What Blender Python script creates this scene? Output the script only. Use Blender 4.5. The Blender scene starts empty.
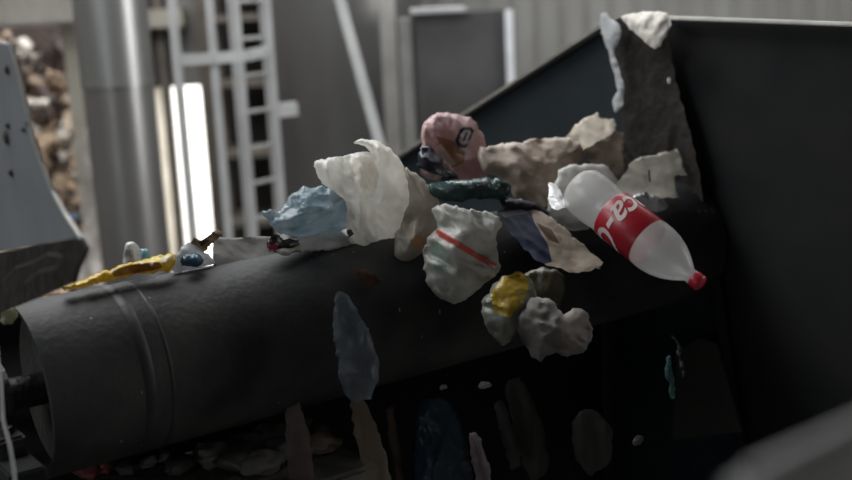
import bpy, bmesh, math, random
from mathutils import Vector, Matrix, noise, geometry
random.seed(7)
SC = bpy.context.scene
COL = SC.collection
R = math.radians

# ------------------------------------------------------------------ camera
F = 1150.0
CAMH = 2.6
cam_d = bpy.data.cameras.new('camera')
cam = bpy.data.objects.new('camera', cam_d)
COL.objects.link(cam)
cam_d.sensor_width = 36.0
cam_d.lens = F * 36.0 / 852.0
MC = Matrix.Translation((0, 0, CAMH)) @ Matrix.Rotation(R(90 - 12), 4, 'X') @ Matrix.Rotation(R(-2.8), 4, 'Z')
cam.matrix_world = MC
cam_d.dof.use_dof = True
cam_d.dof.focus_distance = 2.68
cam_d.dof.aperture_fstop = (cam_d.lens / 1000.0) / 0.030
cam_d.clip_start = 0.05
SC.camera = cam
CP = Vector((0, 0, CAMH))

def P(px, py, d):
    """a point of the hall seen at that place of the photograph, d metres away along the view axis"""
    return MC @ Vector(((px - 426) / F * d, -(py - 240) / F * d, -d))

def on_plane(px, py, p0, n):
    r = P(px, py, 1.0) - CP
    t = (p0 - CP).dot(n) / r.dot(n)
    return CP + r * t

def at_depth_xy(px, py, d):
    p = P(px, py, d)
    return p.x, p.y, p.z

# ------------------------------------------------------------------ materials
MATS = {}
def _new(name):
    m = bpy.data.materials.new(name); m.use_nodes = True
    nt = m.node_tree; nt.nodes.clear()
    out = nt.nodes.new('ShaderNodeOutputMaterial')
    return m, nt, out

def surf(name, c1, c2=None, scale=8.0, rough=0.6, metal=0.0, bump=0.15, bscale=None, stretch=(1, 1, 1), spec=0.5,
         trans=0.0, alpha=1.0, detail=5.0, lo=0.35, hi=0.65, bdist=0.02, specks=None, rvar=0.0, coat=0.0):
    if name in MATS: return MATS[name]
    m, nt, out = _new(name)
    N = nt.nodes.new; L = nt.links.new
    b = N('ShaderNodeBsdfPrincipled')
    tc = N('ShaderNodeTexCoord'); mp = N('ShaderNodeMapping'); mp.inputs['Scale'].default_value = stretch
    L(tc.outputs['Object'], mp.inputs['Vector'])
    nz = N('ShaderNodeTexNoise'); nz.inputs['Scale'].default_value = scale; nz.inputs['Detail'].default_value = detail
    L(mp.outputs[0], nz.inputs['Vector'])
    cr = N('ShaderNodeValToRGB')
    cr.color_ramp.elements[0].position = lo; cr.color_ramp.elements[1].position = hi
    cr.color_ramp.elements[0].color = (*c1, 1); cr.color_ramp.elements[1].color = (*(c2 or c1), 1)
    L(nz.outputs['Fac'], cr.inputs['Fac'])
    col = cr.outputs['Color']
    if specks:
        v = N('ShaderNodeTexVoronoi'); v.inputs['Scale'].default_value = specks[0]
        mp2 = N('ShaderNodeMapping'); mp2.inputs['Scale'].default_value = specks[3] if len(specks) > 3 else (1, 1, 1)
        L(tc.outputs['Object'], mp2.inputs['Vector']); L(mp2.outputs[0], v.inputs['Vector'])
        lt = N('ShaderNodeMath'); lt.operation = 'LESS_THAN'; lt.inputs[1].default_value = specks[1]
        L(v.outputs['Distance'], lt.inputs[0])
        sep = N('ShaderNodeSeparateColor'); L(v.outputs['Color'], sep.inputs[0])
        gt = N('ShaderNodeMath'); gt.operation = 'GREATER_THAN'; gt.inputs[1].default_value = 0.72
        L(sep.outputs[0], gt.inputs[0])
        mu = N('ShaderNodeMath'); mu.operation = 'MULTIPLY'; L(lt.outputs[0], mu.inputs[0]); L(gt.outputs[0], mu.inputs[1])
        mx = N('ShaderNodeMix'); mx.data_type = 'RGBA'
        L(mu.outputs[0], mx.inputs[0]); L(col, mx.inputs[6]); mx.inputs[7].default_value = (*specks[2], 1)
        col = mx.outputs[2]
    L(col, b.inputs['Base Color'])
    b.inputs['Roughness'].default_value = rough
    b.inputs['Metallic'].default_value = metal
    b.inputs['Specular IOR Level'].default_value = spec
    b.inputs['Coat Weight'].default_value = coat
    if bump:
        n2 = N('ShaderNodeTexNoise'); n2.inputs['Scale'].default_value = bscale or scale * 3; n2.inputs['Detail'].default_value = 4
        L(mp.outputs[0], n2.inputs['Vector'])
        bp = N('ShaderNodeBump'); bp.inputs['Strength'].default_value = bump; bp.inputs['Distance'].default_value = bdist
        L(n2.outputs['Fac'], bp.inputs['Height']); L(bp.outputs[0], b.inputs['Normal'])
    last = b.outputs[0]
    if trans > 0:
        t = N('ShaderNodeBsdfTranslucent'); L(col, t.inputs['Color'])
        ms = N('ShaderNodeMixShader'); ms.inputs[0].default_value = trans
        L(last, ms.inputs[1]); L(t.outputs[0], ms.inputs[2]); last = ms.outputs[0]
    if alpha < 1:
        t = N('ShaderNodeBsdfTransparent')
        ms = N('ShaderNodeMixShader'); ms.inputs[0].default_value = alpha
        L(t.outputs[0], ms.inputs[1]); L(last, ms.inputs[2]); last = ms.outputs[0]
    L(last, out.inputs['Surface'])
    MATS[name] = m
    return m

def film(name, c1, c2=None, trans=0.35, alpha=1.0, rough=0.35, scale=14, bump=0.35):
    return surf(name, c1, c2, scale=scale, rough=rough, bump=bump, bscale=45, trans=trans, alpha=alpha, bdist=0.01)

belt_m = surf('belt_rubber', (0.018, 0.019, 0.0205), (0.058, 0.057, 0.054), scale=5, rough=0.62, bump=0.12, bscale=60, spec=0.25,
              stretch=(1, 1, 1), specks=(40, 0.10, (0.22, 0.21, 0.19), (1, 1.1, .35)), lo=0.4, hi=0.75)
belt_edge_m = surf('belt_edge_rubber', (0.02, 0.021, 0.023), (0.04, 0.041, 0.043), scale=9, rough=0.5, bump=0.1, spec=0.3)
rubber_m = surf('dirty_rubber', (0.010, 0.009, 0.008), (0.026, 0.022, 0.019), scale=9, rough=0.75, bump=0.4, spec=0.2)
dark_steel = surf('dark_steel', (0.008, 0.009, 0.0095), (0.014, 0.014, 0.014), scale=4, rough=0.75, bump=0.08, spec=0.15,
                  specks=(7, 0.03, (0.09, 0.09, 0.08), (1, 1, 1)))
blue_steel = surf('blue_black_steel', (0.009, 0.014, 0.018), (0.015, 0.021, 0.026), scale=5, rough=0.6, bump=0.06, spec=0.25)
grey_paint = surf('grey_paint', (0.15, 0.155, 0.165), (0.19, 0.196, 0.205), scale=6, rough=0.55, bump=0.06, specks=(9, 0.09, (0.35, 0.35, 0.34), (1, 1, .4)))
galv = surf('galvanised_steel', (0.38, 0.38, 0.39), (0.5, 0.5, 0.5), scale=10, rough=0.45, metal=0.5, bump=0.05)
rim_m = surf('pale_edge_steel', (0.42, 0.41, 0.38), (0.6, 0.58, 0.54), scale=14, rough=0.45, metal=0.2, bump=0.1)
steel_col = surf('satin_steel', (0.30, 0.29, 0.28), (0.40, 0.40, 0.39), scale=3, rough=0.36, metal=0.85, bump=0.02, stretch=(1, 1, .2))
tank_m = surf('tank_steel', (0.16, 0.155, 0.15), (0.24, 0.24, 0.235), scale=1.5, rough=0.4, metal=0.7, bump=0.03, stretch=(1, 1, .4))
pale_paint = surf('pale_paint', (0.36, 0.362, 0.36), (0.45, 0.452, 0.45), scale=4, rough=0.6, bump=0.05)
beige_paint = surf('beige_paint', (0.34, 0.31, 0.26), (0.44, 0.41, 0.35), scale=4, rough=0.7, bump=0.08)
brown_m = surf('brown_cladding', (0.10, 0.085, 0.07), (0.17, 0.145, 0.12), scale=3, rough=0.7, bump=0.1)
dark_m = surf('dark_brown', (0.02, 0.018, 0.016), (0.045, 0.04, 0.036), scale=3, rough=0.8, bump=0.1)
wall_m = surf('hall_wall', (0.17, 0.165, 0.155), (0.22, 0.215, 0.20), scale=1.2, rough=0.75, bump=0.05)
conc_m = surf('concrete', (0.09, 0.085, 0.08), (0.16, 0.15, 0.14), scale=3, rough=0.85, bump=0.3)
iron_m = surf('oily_cast_iron', (0.015, 0.015, 0.015), (0.035, 0.033, 0.03), scale=20, rough=0.5, bump=0.3)

# ------------------------------------------------------------------ object helpers
def link(name, me, mats, parent=None, loc=None, smooth=True):
    o = bpy.data.objects.new(name, me); COL.objects.link(o)
    for m in (mats if isinstance(mats, (list, tuple)) else [mats]): me.materials.append(m)
    if smooth:
        for p in me.polygons: p.use_smooth = True
        if not name.endswith(('bag', 'sheet')): me.set_sharp_from_angle(angle=R(62))
    if loc is None:
        vs = [v.co for v in me.vertices]
        c = sum(vs, Vector()) / len(vs); zmin = min(v.z for v in vs)
        loc = Vector((c.x, c.y, zmin))
    me.transform(Matrix.Translation(-loc))
    o.location = loc
    if parent:
        o.parent = parent
        o.location = loc - parent.location
    return o

def tag(o, label, cat, group=None, kind=None):
    o['label'] = label; o['category'] = cat
    if group: o['group'] = group
    if kind: o['kind'] = kind
    return o

def struct(o): o['kind'] = 'structure'; return o

def empty(name, loc):
    o = bpy.data.objects.new(name, None); COL.objects.link(o); o.location = loc; o.empty_display_size = .1
    return o

def bm_me(bm, name='m'):
    bmesh.ops.recalc_face_normals(bm, faces=bm.faces)
    me = bpy.data.meshes.new(name); bm.to_mesh(me); bm.free(); return me

def add_box(bm, c, size, rot=None, bevel=0.0):
    M = Matrix.Translation(c) @ (rot.to_4x4() if rot is not None else Matrix.Identity(4)) @ Matrix.Diagonal((*size, 1))
    g = bmesh.ops.create_cube(bm, size=1, matrix=M)
    if bevel:
        es = list({e for v in g['verts'] for e in v.link_edges})
        bmesh.ops.bevel(bm, geom=es, offset=bevel, segments=2, affect='EDGES')

def add_tube(bm, pts, r, n=12, caps=True):
    pts = [Vector(p) for p in pts]
    rings = []
    for i, p in enumerate(pts):
        t = (pts[min(i + 1, len(pts) - 1)] - pts[max(i - 1, 0)]).normalized()
        up = Vector((0, 0, 1)) if abs(t.z) < .9 else Vector((1, 0, 0))
        a = t.cross(up).normalized(); b = t.cross(a)
        rr = r[i] if isinstance(r, (list, tuple)) else r
        rings.append([bm.verts.new(p + (a * math.cos(2 * math.pi * k / n) + b * math.sin(2 * math.pi * k / n)) * rr) for k in range(n)])
    for i in range(len(rings) - 1):
        for k in range(n):
            bm.faces.new((rings[i][k], rings[i][(k + 1) % n], rings[i + 1][(k + 1) % n], rings[i + 1][k]))
    if caps:
        bm.faces.new(rings[0][::-1]); bm.faces.new(rings[-1])

def add_beam(bm, p, q, w, h, up=Vector((0, 0, 1)), bevel=0.0):
    p = Vector(p); q = Vector(q); t = (q - p).normalized()
    if abs(t.dot(up)) > .98: up = Vector((0, 1, 0))
    s = t.cross(up).normalized(); u = s.cross(t)
    rot = Matrix((s, t, u)).transposed()
    add_box(bm, (p + q) / 2, (w, (q - p).length, h), rot, bevel)

def plate(name, pts, n, thick, mat, parent=None, bevel=0.003):
    """a flat plate through the 3-D points with real thickness along n"""
    bm = bmesh.new()
    vs = [bm.verts.new(p) for p in pts]
    f = bm.faces.new(vs)
    r = bmesh.ops.extrude_face_region(bm, geom=[f])
    for v in [g for g in r['geom'] if isinstance(g, bmesh.types.BMVert)]: v.co += n * thick
    me = bm_me(bm)
    o = link(name, me, mat, parent, smooth=False)
    return o

# ---- crumpled things -------------------------------------------------
def inside(x, y, poly):
    c = False; j = len(poly) - 1
    for i in range(len(poly)):
        xi, yi = poly[i]; xj, yj = poly[j]
        if (yi > y) != (yj > y) and x < (xj - xi) * (y - yi) / (yj - yi) + xi: c = not c
        j = i
    return c

def seg_dist(x, y, poly):
    d = 1e9
    for i in range(len(poly)):
        ax, ay = poly[i]; bx, by = poly[(i + 1) % len(poly)]
        vx, vy = bx - ax, by - ay
        t = max(0, min(1, ((x - ax) * vx + (y - ay) * vy) / (vx * vx + vy * vy + 1e-9)))
        dd = math.hypot(x - ax - t * vx, y - ay - t * vy)
        if dd < d: d = dd
    return d

def resample(poly, h, smooth=True, wob=0.0, seed=0):
    out = []
    n = len(poly)
    for i in range(n):
        p0, p1, p2, p3 = poly[i - 1], poly[i], poly[(i + 1) % n], poly[(i + 2) % n]
        L = math.hypot(p2[0] - p1[0], p2[1] - p1[1]); k = max(1, round(L / h))
        for j in range(k):
            t = j / k
            if smooth:
                q = [0.5 * ((2 * p1[a]) + (-p0[a] + p2[a]) * t + (2 * p0[a] - 5 * p1[a] + 4 * p2[a] - p3[a]) * t * t + (-p0[a] + 3 * p1[a] - 3 * p2[a] + p3[a]) * t ** 3) for a in (0, 1)]
                # half way between the straight and the rounded outline
                s = [p1[a] + (p2[a] - p1[a]) * t for a in (0, 1)]
                q = [0.6 * q[a] + 0.4 * s[a] for a in (0, 1)]
            else:
                q = [p1[a] + (p2[a] - p1[a]) * t for a in (0, 1)]
            if wob:
                v = Vector((q[0] * .13 + seed, q[1] * .13, seed * 3.1))
                q = [q[0] + wob * 1.6 * noise.noise(v) + wob * noise.noise(v * 2.7), q[1] + wob * 1.6 * noise.noise(v + Vector((9, 9, 9))) + wob * noise.noise(v * 2.7 + Vector((5, 3, 9)))]
            out.append(tuple(q))
    return out

def crease(x, y, s, seed, ang, stretch):
    ca, sa = math.cos(ang), math.sin(ang)
    u = (x * ca + y * sa) / (s * stretch); v = (-x * sa + y * ca) / s
    h = 0.0; wt = 1.0; f = 1.0
    for o in range(3):
        w = Vector((u * f + noise.noise(Vector((u * f, v * f, seed + o))) * .6, v * f + noise.noise(Vector((u * f, v * f, seed + 5 + o))) * .6, seed * 1.7 + o * 3.3))
        dd = noise.voronoi(w * .7)[0]
        h += ((1 - abs(noise.noise(w * .75)) * 3.2) * .75 + dd[0] * .7) * wt
        wt *= .36; f *= 2.2
    return h

def rag(name, outline, d, mat, thick=0.05, amp=0.012, cs=16, seed=0, ang=0.4, stretch=2.2, h=3.0, paint=(), closed=True,
        wob=1.5, smooth=True, parent=None, off=0.0, bow=0.0, sheet=0.0015, lean=0.0):
    """closed: a puffed hollow body; otherwise a crumpled sheet with real (thin) thickness.
    outline is traced from the photograph, d is its own distance (number or function), thick its depth in metres."""
    df = d if callable(d) else (lambda x, y: d)
    B = resample(outline, h, smooth, wob, seed + .37)
    pts = [Vector(p) for p in B]; nb = len(B)
    edges = [(i, (i + 1) % nb) for i in range(nb)]
    mats = [mat] if not isinstance(mat, (list, tuple)) else list(mat)
    pp = []
    for poly, pm in paint:
        Q = resample(poly, h, False)
        k0 = len(pts); pts += [Vector(p) for p in Q]
        edges += [(k0 + i, k0 + (i + 1) % len(Q)) for i in range(len(Q))]
        if pm not in mats: mats.append(pm)
        pp.append((poly, mats.index(pm)))
    x0 = min(p[0] for p in B); x1 = max(p[0] for p in B); y0 = min(p[1] for p in B); y1 = max(p[1] for p in B)
    rnd = random.Random(seed * 77 + 5)
    yy = y0 + h * .5; row = 0
    while yy < y1:
        xx = x0 + (h * .5 if row % 2 else 0)
        while xx < x1:
            a = xx + rnd.uniform(-.2, .2) * h; b = yy + rnd.uniform(-.2, .2) * h
            if inside(a, b, B) and seg_dist(a, b, B) > h * .45: pts.append(Vector((a, b)))
            xx += h
        yy += h * .87; row += 1
    vc, ec, fc, *_ = geometry.delaunay_2d_cdt(pts, edges, [], 1, 1e-4)
    fc = [f for f in fc if inside(sum(vc[i].x for i in f) / len(f), sum(vc[i].y for i in f) / len(f), B)]
    used = sorted({i for f in fc for i in f}); rm = {o: k for k, o in enumerate(used)}
    V = [vc[i] for i in used]; Fc = [[rm[i] for i in f] for f in fc]
    dist = [seg_dist(v.x, v.y, B) for v in V]
    dm = max(dist) or 1
    cnt = {}
    for f in Fc:
        for i in range(len(f)):
            e = tuple(sorted((f[i], f[(i + 1) % len(f)]))); cnt[e] = cnt.get(e, 0) + 1
    bset = {i for e, c in cnt.items() if c == 1 for i in e}
    cx = (x0 + x1) / 2; w = max(1, (x1 - x0) / 2); cy = (y0 + y1) / 2
    verts = []; front = []; back = []
    for k, v in enumerate(V):
        t = min(1, dist[k] / (dm * .85)); prof = (.35 * math.sqrt(max(0, 1 - (1 - t) ** 2)) + .65 * t) * (.75 + .5 * noise.noise(Vector((v.x / (cs * 1.6), v.y / (cs * 1.6), seed * 2.3)))) if closed else 0
        edgef = 1 if not closed else min(1, dist[k] / (h * 1.3))
        dd = df(v.x, v.y) + off + lean * (cy - v.y) + bow * ((v.x - cx) / w) ** 2
        c = crease(v.x, v.y, cs, seed, ang, stretch) - .6
        zf = dd - thick * .5 * prof - amp * 1.25 * c * edgef
        if closed:
            if k in bset:
                verts.append(P(v.x, v.y, dd)); front.append(len(verts) - 1); back.append(len(verts) - 1)
            else:
                c2 = crease(v.x + 200, v.y, cs, seed + 3, ang, stretch) - .6
                verts.append(P(v.x, v.y, zf)); front.append(len(verts) - 1)
                zb = max(dd + thick * .5 * prof + amp * c2 * edgef, zf + .002)
                verts.append(P(v.x, v.y, zb)); back.append(len(verts) - 1)
        else:
            verts.append(P(v.x, v.y, zf)); front.append(len(verts) - 1)
            verts.append(P(v.x, v.y, zf + sheet)); back.append(len(verts) - 1)
    faces = []; mi = []
    def which(f):
        a = sum(V[i].x for i in f) / len(f); b = sum(V[i].y for i in f) / len(f); m = 0
        for poly, idx in pp:
            if inside(a, b, poly): m = idx
        return m
    for f in Fc:
        m = which(f)
        faces.append([front[i] for i in f]); mi.append(m)
        faces.append([back[i] for i in reversed(f)]); mi.append(m)
    if not closed:
        for e, c in cnt.items():
            if c == 1:
                faces.append([front[e[0]], front[e[1]], back[e[1]], back[e[0]]]); mi.append(0)
    me = bpy.data.meshes.new(name)
    me.from_pydata([tuple(v) for v in verts], [], faces)
    for p, m in zip(me.polygons, mi): p.material_index = m
    bm = bmesh.new(); bm.from_mesh(me); bmesh.ops.recalc_face_normals(bm, faces=bm.faces); bm.to_mesh(me); bm.free()
    return link(name, me, mats, parent)

# ------------------------------------------------------------------ the conveyor's own frame
RAD = 0.188
PL = P(16, 394, 2.4)
PHI = R(35.6)
A = Vector((math.cos(PHI), math.sin(PHI), 0))          # along the drum
Q = Vector((-math.sin(PHI), math.cos(PHI), 0))          # backwards, upstream
UP = Vector((0, 0, 1))
S0, S1 = 0.015, 2.03
def K(s, q, z): return PL + A * s + Q * q + UP * z      # s along the drum, q upstream, z above the axis
def dax(px, py=240):
    """distance of the drum's axis plane (vertical plane through the axis) at that pixel"""
    p = on_plane(px, py, PL, Q)
    return (MC.inverted() @ p).z * -1
INC = R(-17)

def ring_pts():
    """the belt's loop seen along the drum: (q, z)"""
    pts = []
    a0 = R(90) + INC * -1 * -1                          # top tangent angle
    th_top = R(90) - R(17)
    # tangent at top where the belt arrives: normal tilted back
    n = 40
    # from top tangent (angle measured from +q axis, going towards -q i.e. over the front) to bottom tangent
    aT = R(90 - 17) ; aT = R(90) - R(17)
    aT = math.atan2(math.cos(R(17)), math.sin(R(17)))   # normal of the carrying run = (sin, cos) leaning upstream
    aB = -math.atan2(math.cos(R(17)), -math.sin(R(17)))
    return aT, aB
bq, bz = math.cos(R(17)), -math.sin(R(17))              # upstream direction of the carrying run
nq, nz = math.sin(R(17)), math.cos(R(17))               # its normal
def loop(r, L=3.4, n=44):
    pts = []
    a_s = math.atan2(nz, nq); a_e = math.atan2(-nz, -nq) % (2 * math.pi)
    pts.append((nq * r + bq * L, nz * r + bz * L))
    m = 26
    for i in range(m, 0, -1):
        t = (i / m) ** 1.0 * L
        if i < m: pts.append((nq * r + bq * t, nz * r + bz * t))
    for i in range(n + 1):
        a = a_s + (a_e - a_s) * i / n
        pts.append((math.cos(a) * r, math.sin(a) * r))
    for i in range(1, m + 1):
        t = i / m * L
        pts.append((-nq * r + bq * t, -nz * r + bz * t))
    # round the tail drum
    for i in range(1, 12):
        a = a_e + math.pi * i / 12
        pts.append((math.cos(a) * r + bq * L, math.sin(a) * r + bz * L))
    return pts

conv = empty('belt_conveyor', K(1.1, 1.5, -1.2))
tag(conv, 'wide dark belt conveyor whose rubber belt turns over a head drum', 'conveyor')
# belt
bm = bmesh.new()
ns = 74
out_l = loop(RAD); in_l = loop(RAD - .010)
def warp(s):   # edge strip a little lower and a seam
    return 0.0
cols_o = []; cols_i = []
for i in range(ns + 1):
    s = S0 + (S1 - S0) * i / ns
    cols_o.append([bm.verts.new(K(s, q, z)) for q, z in out_l])
for s in (S0, S1):
    cols_i.append([bm.verts.new(K(s, q, z)) for q, z in in_l])
n = len(out_l)
SE = 0.30
for i in range(ns):
    for k in range(n):
        f = bm.faces.new((cols_o[i][k], cols_o[i][(k + 1) % n], cols_o[i + 1][(k + 1) % n], cols_o[i + 1][k]))
        f.material_index = 0
for k in range(n):
    bm.faces.new((cols_i[0][k], cols_i[0][(k + 1) % n], cols_o[0][(k + 1) % n], cols_o[0][k]))
    bm.faces.new((cols_o[-1][k], cols_o[-1][(k + 1) % n], cols_i[1][(k + 1) % n], cols_i[1][k]))
    bm.faces.new((cols_i[0][k], cols_i[1][k], cols_i[1][(k + 1) % n], cols_i[0][(k + 1) % n]))
belt = link('belt', bm_me(bm), [belt_m], conv, loc=K(0, 0, 0))
# worn bands round the belt near its edge: raised ribs of rubber
def band(s0, s1, r, mat, name):
    bm = bmesh.new(); rows = []
    prof = [(s0, r - .004), (s0 + .004, r), (s1 - .004, r), (s1, r - .004)]
    m = 60
    for i in range(m + 1):
        a = math.atan2(nz, nq) + (math.pi) * i / m
        rows.append([bm.verts.new(K(s, math.cos(a) * rr, math.sin(a) * rr)) for s, rr in prof])
    for i in range(m):
        for k in range(3): bm.faces.new((rows[i][k], rows[i + 1][k], rows[i + 1][k + 1], rows[i][k + 1]))
        bm.faces.new((rows[i][0], rows[i][3], rows[i + 1][3], rows[i + 1][0]))
    return link(name, bm_me(bm), mat, conv)
band(0.205, 0.235, RAD + .0012, belt_edge_m, 'belt_rib')
band(0.262, 0.276, RAD + .001, belt_edge_m, 'belt_rib')
# pulley
bm = bmesh.new()
add_tube(bm, [K(S0 + .05, 0, 0), K(S1 - .05, 0, 0)], RAD - .012, 48)
link('head_pulley', bm_me(bm), iron_m, conv)
bm = bmesh.new()
add_tube(bm, [K(S0 - .16, 0, 0), K(S0 + .06, 0, 0)], .035, 24)
link('shaft', bm_me(bm), iron_m, conv)
bm = bmesh.new()
add_tube(bm, [K(S0 - .10, 0, 0), K(S0 - .04, 0, 0)], .075, 28)
add_box(bm, K(S0 - .07, 0, -.07), (.06, .26, .05), Matrix.Rotation(PHI, 3, 'Z'), .006)
for dq in (-.1, .1): add_tube(bm, [K(S0 - .07, dq, -.06), K(S0 - .07, dq, -.03)], .014, 6)
link('bearing_housing', bm_me(bm), iron_m, conv)
bm = bmesh.new()
add_beam(bm, K(S0 - .07, -.22, -.13), K(S0 - .07, 1.6, -.13), .07, .09, bevel=.004)
link('side_beam', bm_me(bm), dark_steel, conv)
for s_, q_ in ((S0 - .52, .1), (S0 - .07, 1.4), (S1 + .14, .1)):
    bm = bmesh.new(); add_beam(bm, K(s_, q_, -PL.z), K(s_, q_, -.18), .08, .08, bevel=.004); link('leg', bm_me(bm), dark_steel, conv)

# ------------------------------------------------------------------ discharge hood at the drum's far end
SP = S1 + .03
pw = K(SP, 0, 0)
def W(px, py, ds=0.0): return on_plane(px, py, K(SP - ds, 0, 0), A)
hood = empty('discharge_hood', K(SP, -.4, -1.2))
tag(hood, 'large dark steel side wall of the discharge hood at the end of the drum', 'hood')
plate('rear_side_plate', [W(386, 166), W(400, 157), W(605, 27), W(668, 19), W(720, 230), W(760, 500), W(560, 520), W(400, 330)], A, .012, blue_steel, hood)
plate('front_side_plate', [W(660, 18, .018), W(1000, 30, .018), W(1000, 620, .018), W(752, 600, .018), W(733, 430, .018), W(706, 250, .018), W(692, 146, .018), W(672, 70, .018)], A, .014, dark_steel, hood)
bm = bmesh.new(); add_beam(bm, W(662, 17.6, .05), W(1000, 29.5, .05), .034, .010, bevel=.003)
link('top_rim', bm_me(bm), rim_m, hood)['label'] = 'pale steel rim coloured like a highlight'  # pale colour carries the highlight along the hood's top edge
bm = bmesh.new(); add_beam(bm, W(386, 165, .02), W(604, 26, .02), .034, .012, bevel=.002)
link('sloping_rim', bm_me(bm), surf('dull_rim', (.16, .15, .13), (.24, .23, .2), scale=9, rough=.6), hood)['label'] = 'dull grey sloping rim'
bm = bmesh.new(); add_beam(bm, W(703, 205, .055), W(744, 470, .055), .03, .016, bevel=.003)
link('corner_strip', bm_me(bm), dark_steel, hood)
# lower gusset panel
plate('gusset_panel', [W(676, 352, .09), W(700, 338, .09), W(716, 345, .09), W(741, 432, .09), W(672, 440, .09)], A, .01, surf('dusty_steel', (.028, .027, .025), (.04, .038, .035), rough=.6), hood)
# hanging rubber flap
rag('rubber_flap', [(606, 27), (622, 17), (645, 15), (664, 22), (672, 62), (684, 110), (694, 146), (702, 205), (668, 214), (634, 216), (627, 170), (621, 110), (612, 62)],
    lambda x, y: -(MC.inverted() @ W(x, y, .07)).z, rubber_m, closed=False, amp=.012, cs=30, seed=4, ang=1.45, stretch=5, h=3, wob=1, parent=hood, sheet=.006)
# added dark cross sheet keeps the space under the drum dark
chute = tag(plate('added_back_plate', [K(-.2, .36, -.33), K(SP - .01, .36, -.33), K(SP - .01, .36, -PL.z), K(-.2, .36, -PL.z)], Q, .012, dark_steel),
            'added dark plate darkening the space below the conveyor behind the falling waste', 'panel')

# ------------------------------------------------------------------ guard at the drum's near end
def G(px, py, ds=0.0): return on_plane(px, py, K(-.03 - ds, 0, 0), A)
guard = empty('side_guard', G(40, 290))
tag(guard, 'light grey painted steel side guard above the near end of the drum', 'machine guard')
plate('guard_sheet', [G(-60, 30), G(11, 45), G(20, 75), G(27, 108), G(33, 137), G(41, 161), G(53, 192), G(66, 215), G(80, 237), G(-60, 262)], A, .003, grey_paint, guard)
bm = bmesh.new()
pts = [G(x, y, .002) for x, y in ((11, 45), (20, 75), (27, 108), (33, 137), (41, 161), (53, 192), (66, 215), (81, 238))]
for a, b in zip(pts, pts[1:]): add_beam(bm, a, b, .005, .004)
link('guard_edge', bm_me(bm), rim_m, guard)['label'] = 'pale bare edge of the guard'
plate('guard_skirt', [G(-60, 264), G(80, 237.5), G(87, 249), G(78, 268), G(73, 283), G(56, 290), G(19, 305), G(-60, 334)], A, .006, rubber_m, guard)
for px, py, r in ((7, 138, .011), (9, 126, .005), (25, 130, .004), (12, 173, .006), (8, 70, .007), (29, 124, .0035)):
    bm = bmesh.new(); p = G(px, py); add_tube(bm, [p + A * .001, p - A * .002], r * 1.3, 20); add_tube(bm, [p - A * .002, p - A * .006], r * .8, 6)
    link('bolt', bm_me(bm), surf('rusty_bolt', (.05, .045, .04), (.11, .09, .075), scale=60, rough=.8, bump=.4), guard)
bm = bmesh.new()
c = [G(4, 282, .03), G(16, 268, .035), G(34, 262, .035), G(48, 254, .03), G(62, 256, .03), G(56, 268, .03), G(38, 272, .03), G(26, 284, .03)]
add_tube(bm, c, .0016, 8)
tag(link('cable', bm_me(bm), surf('cable_grey', (.035, .032, .028), (.06, .055, .048))), 'thin grey cable dangling on the dark skirt of the side guard', 'cable')
bm = bmesh.new()
c = [P(-6, 300, 2.12), P(-3, 350, 2.1), P(1, 385, 2.08), P(3, 420, 2.07), P(10, 446, 2.07), P(14, 470, 2.06), P(17, 500, 2.06), P(18, 560, 2.06)]
add_tube(bm, c, [.0035] * 8, 10)
tag(link('hose', bm_me(bm), surf('hose_grey', (.38, .38, .38), (.5, .5, .5), rough=.35)), 'thin pale hose hanging at the near end of the drum', 'hose')
rag('paper_scrap', [(0, 310), (10, 306), (19, 312), (15, 322), (6, 325), (1, 320)], 2.32, film('cream_scrap', (.42, .40, .28), (.3, .3, .2)), thick=.02, amp=.006, cs=7, seed=12, h=2.5)
tag(COL.objects[-1] if False else bpy.data.objects['paper_scrap'], 'small cream scrap caught beside the drum shaft under the guard', 'scrap')

# ------------------------------------------------------------------ waste on and over the belt
def item(name, label, cat, outline, d, mat, **k):
    g = k.pop('group', None)
    o = rag(name, outline, d, mat, **k)
    return tag(o, label, cat, g)

white_f = film('white_bag_film', (.76, .74, .69), (.88, .87, .83), trans=.5, rough=.35, alpha=.93)
grey_f = film('grey_bag_film', (.40, .38, .33), (.50, .47, .41), trans=.3, rough=.45)
beige_f = film('beige_film', (.40, .31, .25), (.60, .53, .45), trans=.25, rough=.55, scale=9)

YB = lambda o: (lambda x, y: dax(x) + o)

item('yellow_wrapper', 'long crumpled yellow plastic film lying on the belt below the grey guard', 'wrapper',
     [(60, 287), (76, 281), (97, 273), (118, 266), (140, 260), (160, 256), (172, 254), (176, 260), (170, 270), (150, 273), (125, 277), (100, 283), (80, 288), (64, 290)],
     YB(-.005), film('yellow_film', (.78, .60, .05), (.60, .38, .04), trans=.35, rough=.3, scale=22), thick=.05, amp=.008, cs=10, seed=2, ang=-.25, stretch=4, h=2.2,
     paint=[([(112, 270), (132, 265), (150, 262), (160, 262), (162, 268), (150, 271), (130, 274), (114, 277)], film('brown_print_film', (.20, .10, .03), (.34, .2, .05))),
            ([(160, 257), (171, 255), (174, 260), (168, 267), (161, 263)], film('pale_yellow_film', (.62, .55, .3), (.5, .4, .15)))])
cupm = film('frosted_cup', (.62, .64, .64), (.75, .77, .77), trans=.35, rough=.3)
item('plastic_cup', 'small frosted white cup lying behind the yellow film', 'cup',
     [(126, 243), (134, 242), (139, 247), (141, 262), (136, 268), (123, 267), (123, 257)], YB(.06), cupm, thick=.045, amp=.003, cs=8, seed=5, h=2.2, wob=.5,
     paint=[([(125, 250), (133, 249), (135, 262), (126, 263)], film('cup_grey_print', (.35, .35, .36), (.45, .45, .46)))])
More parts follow.
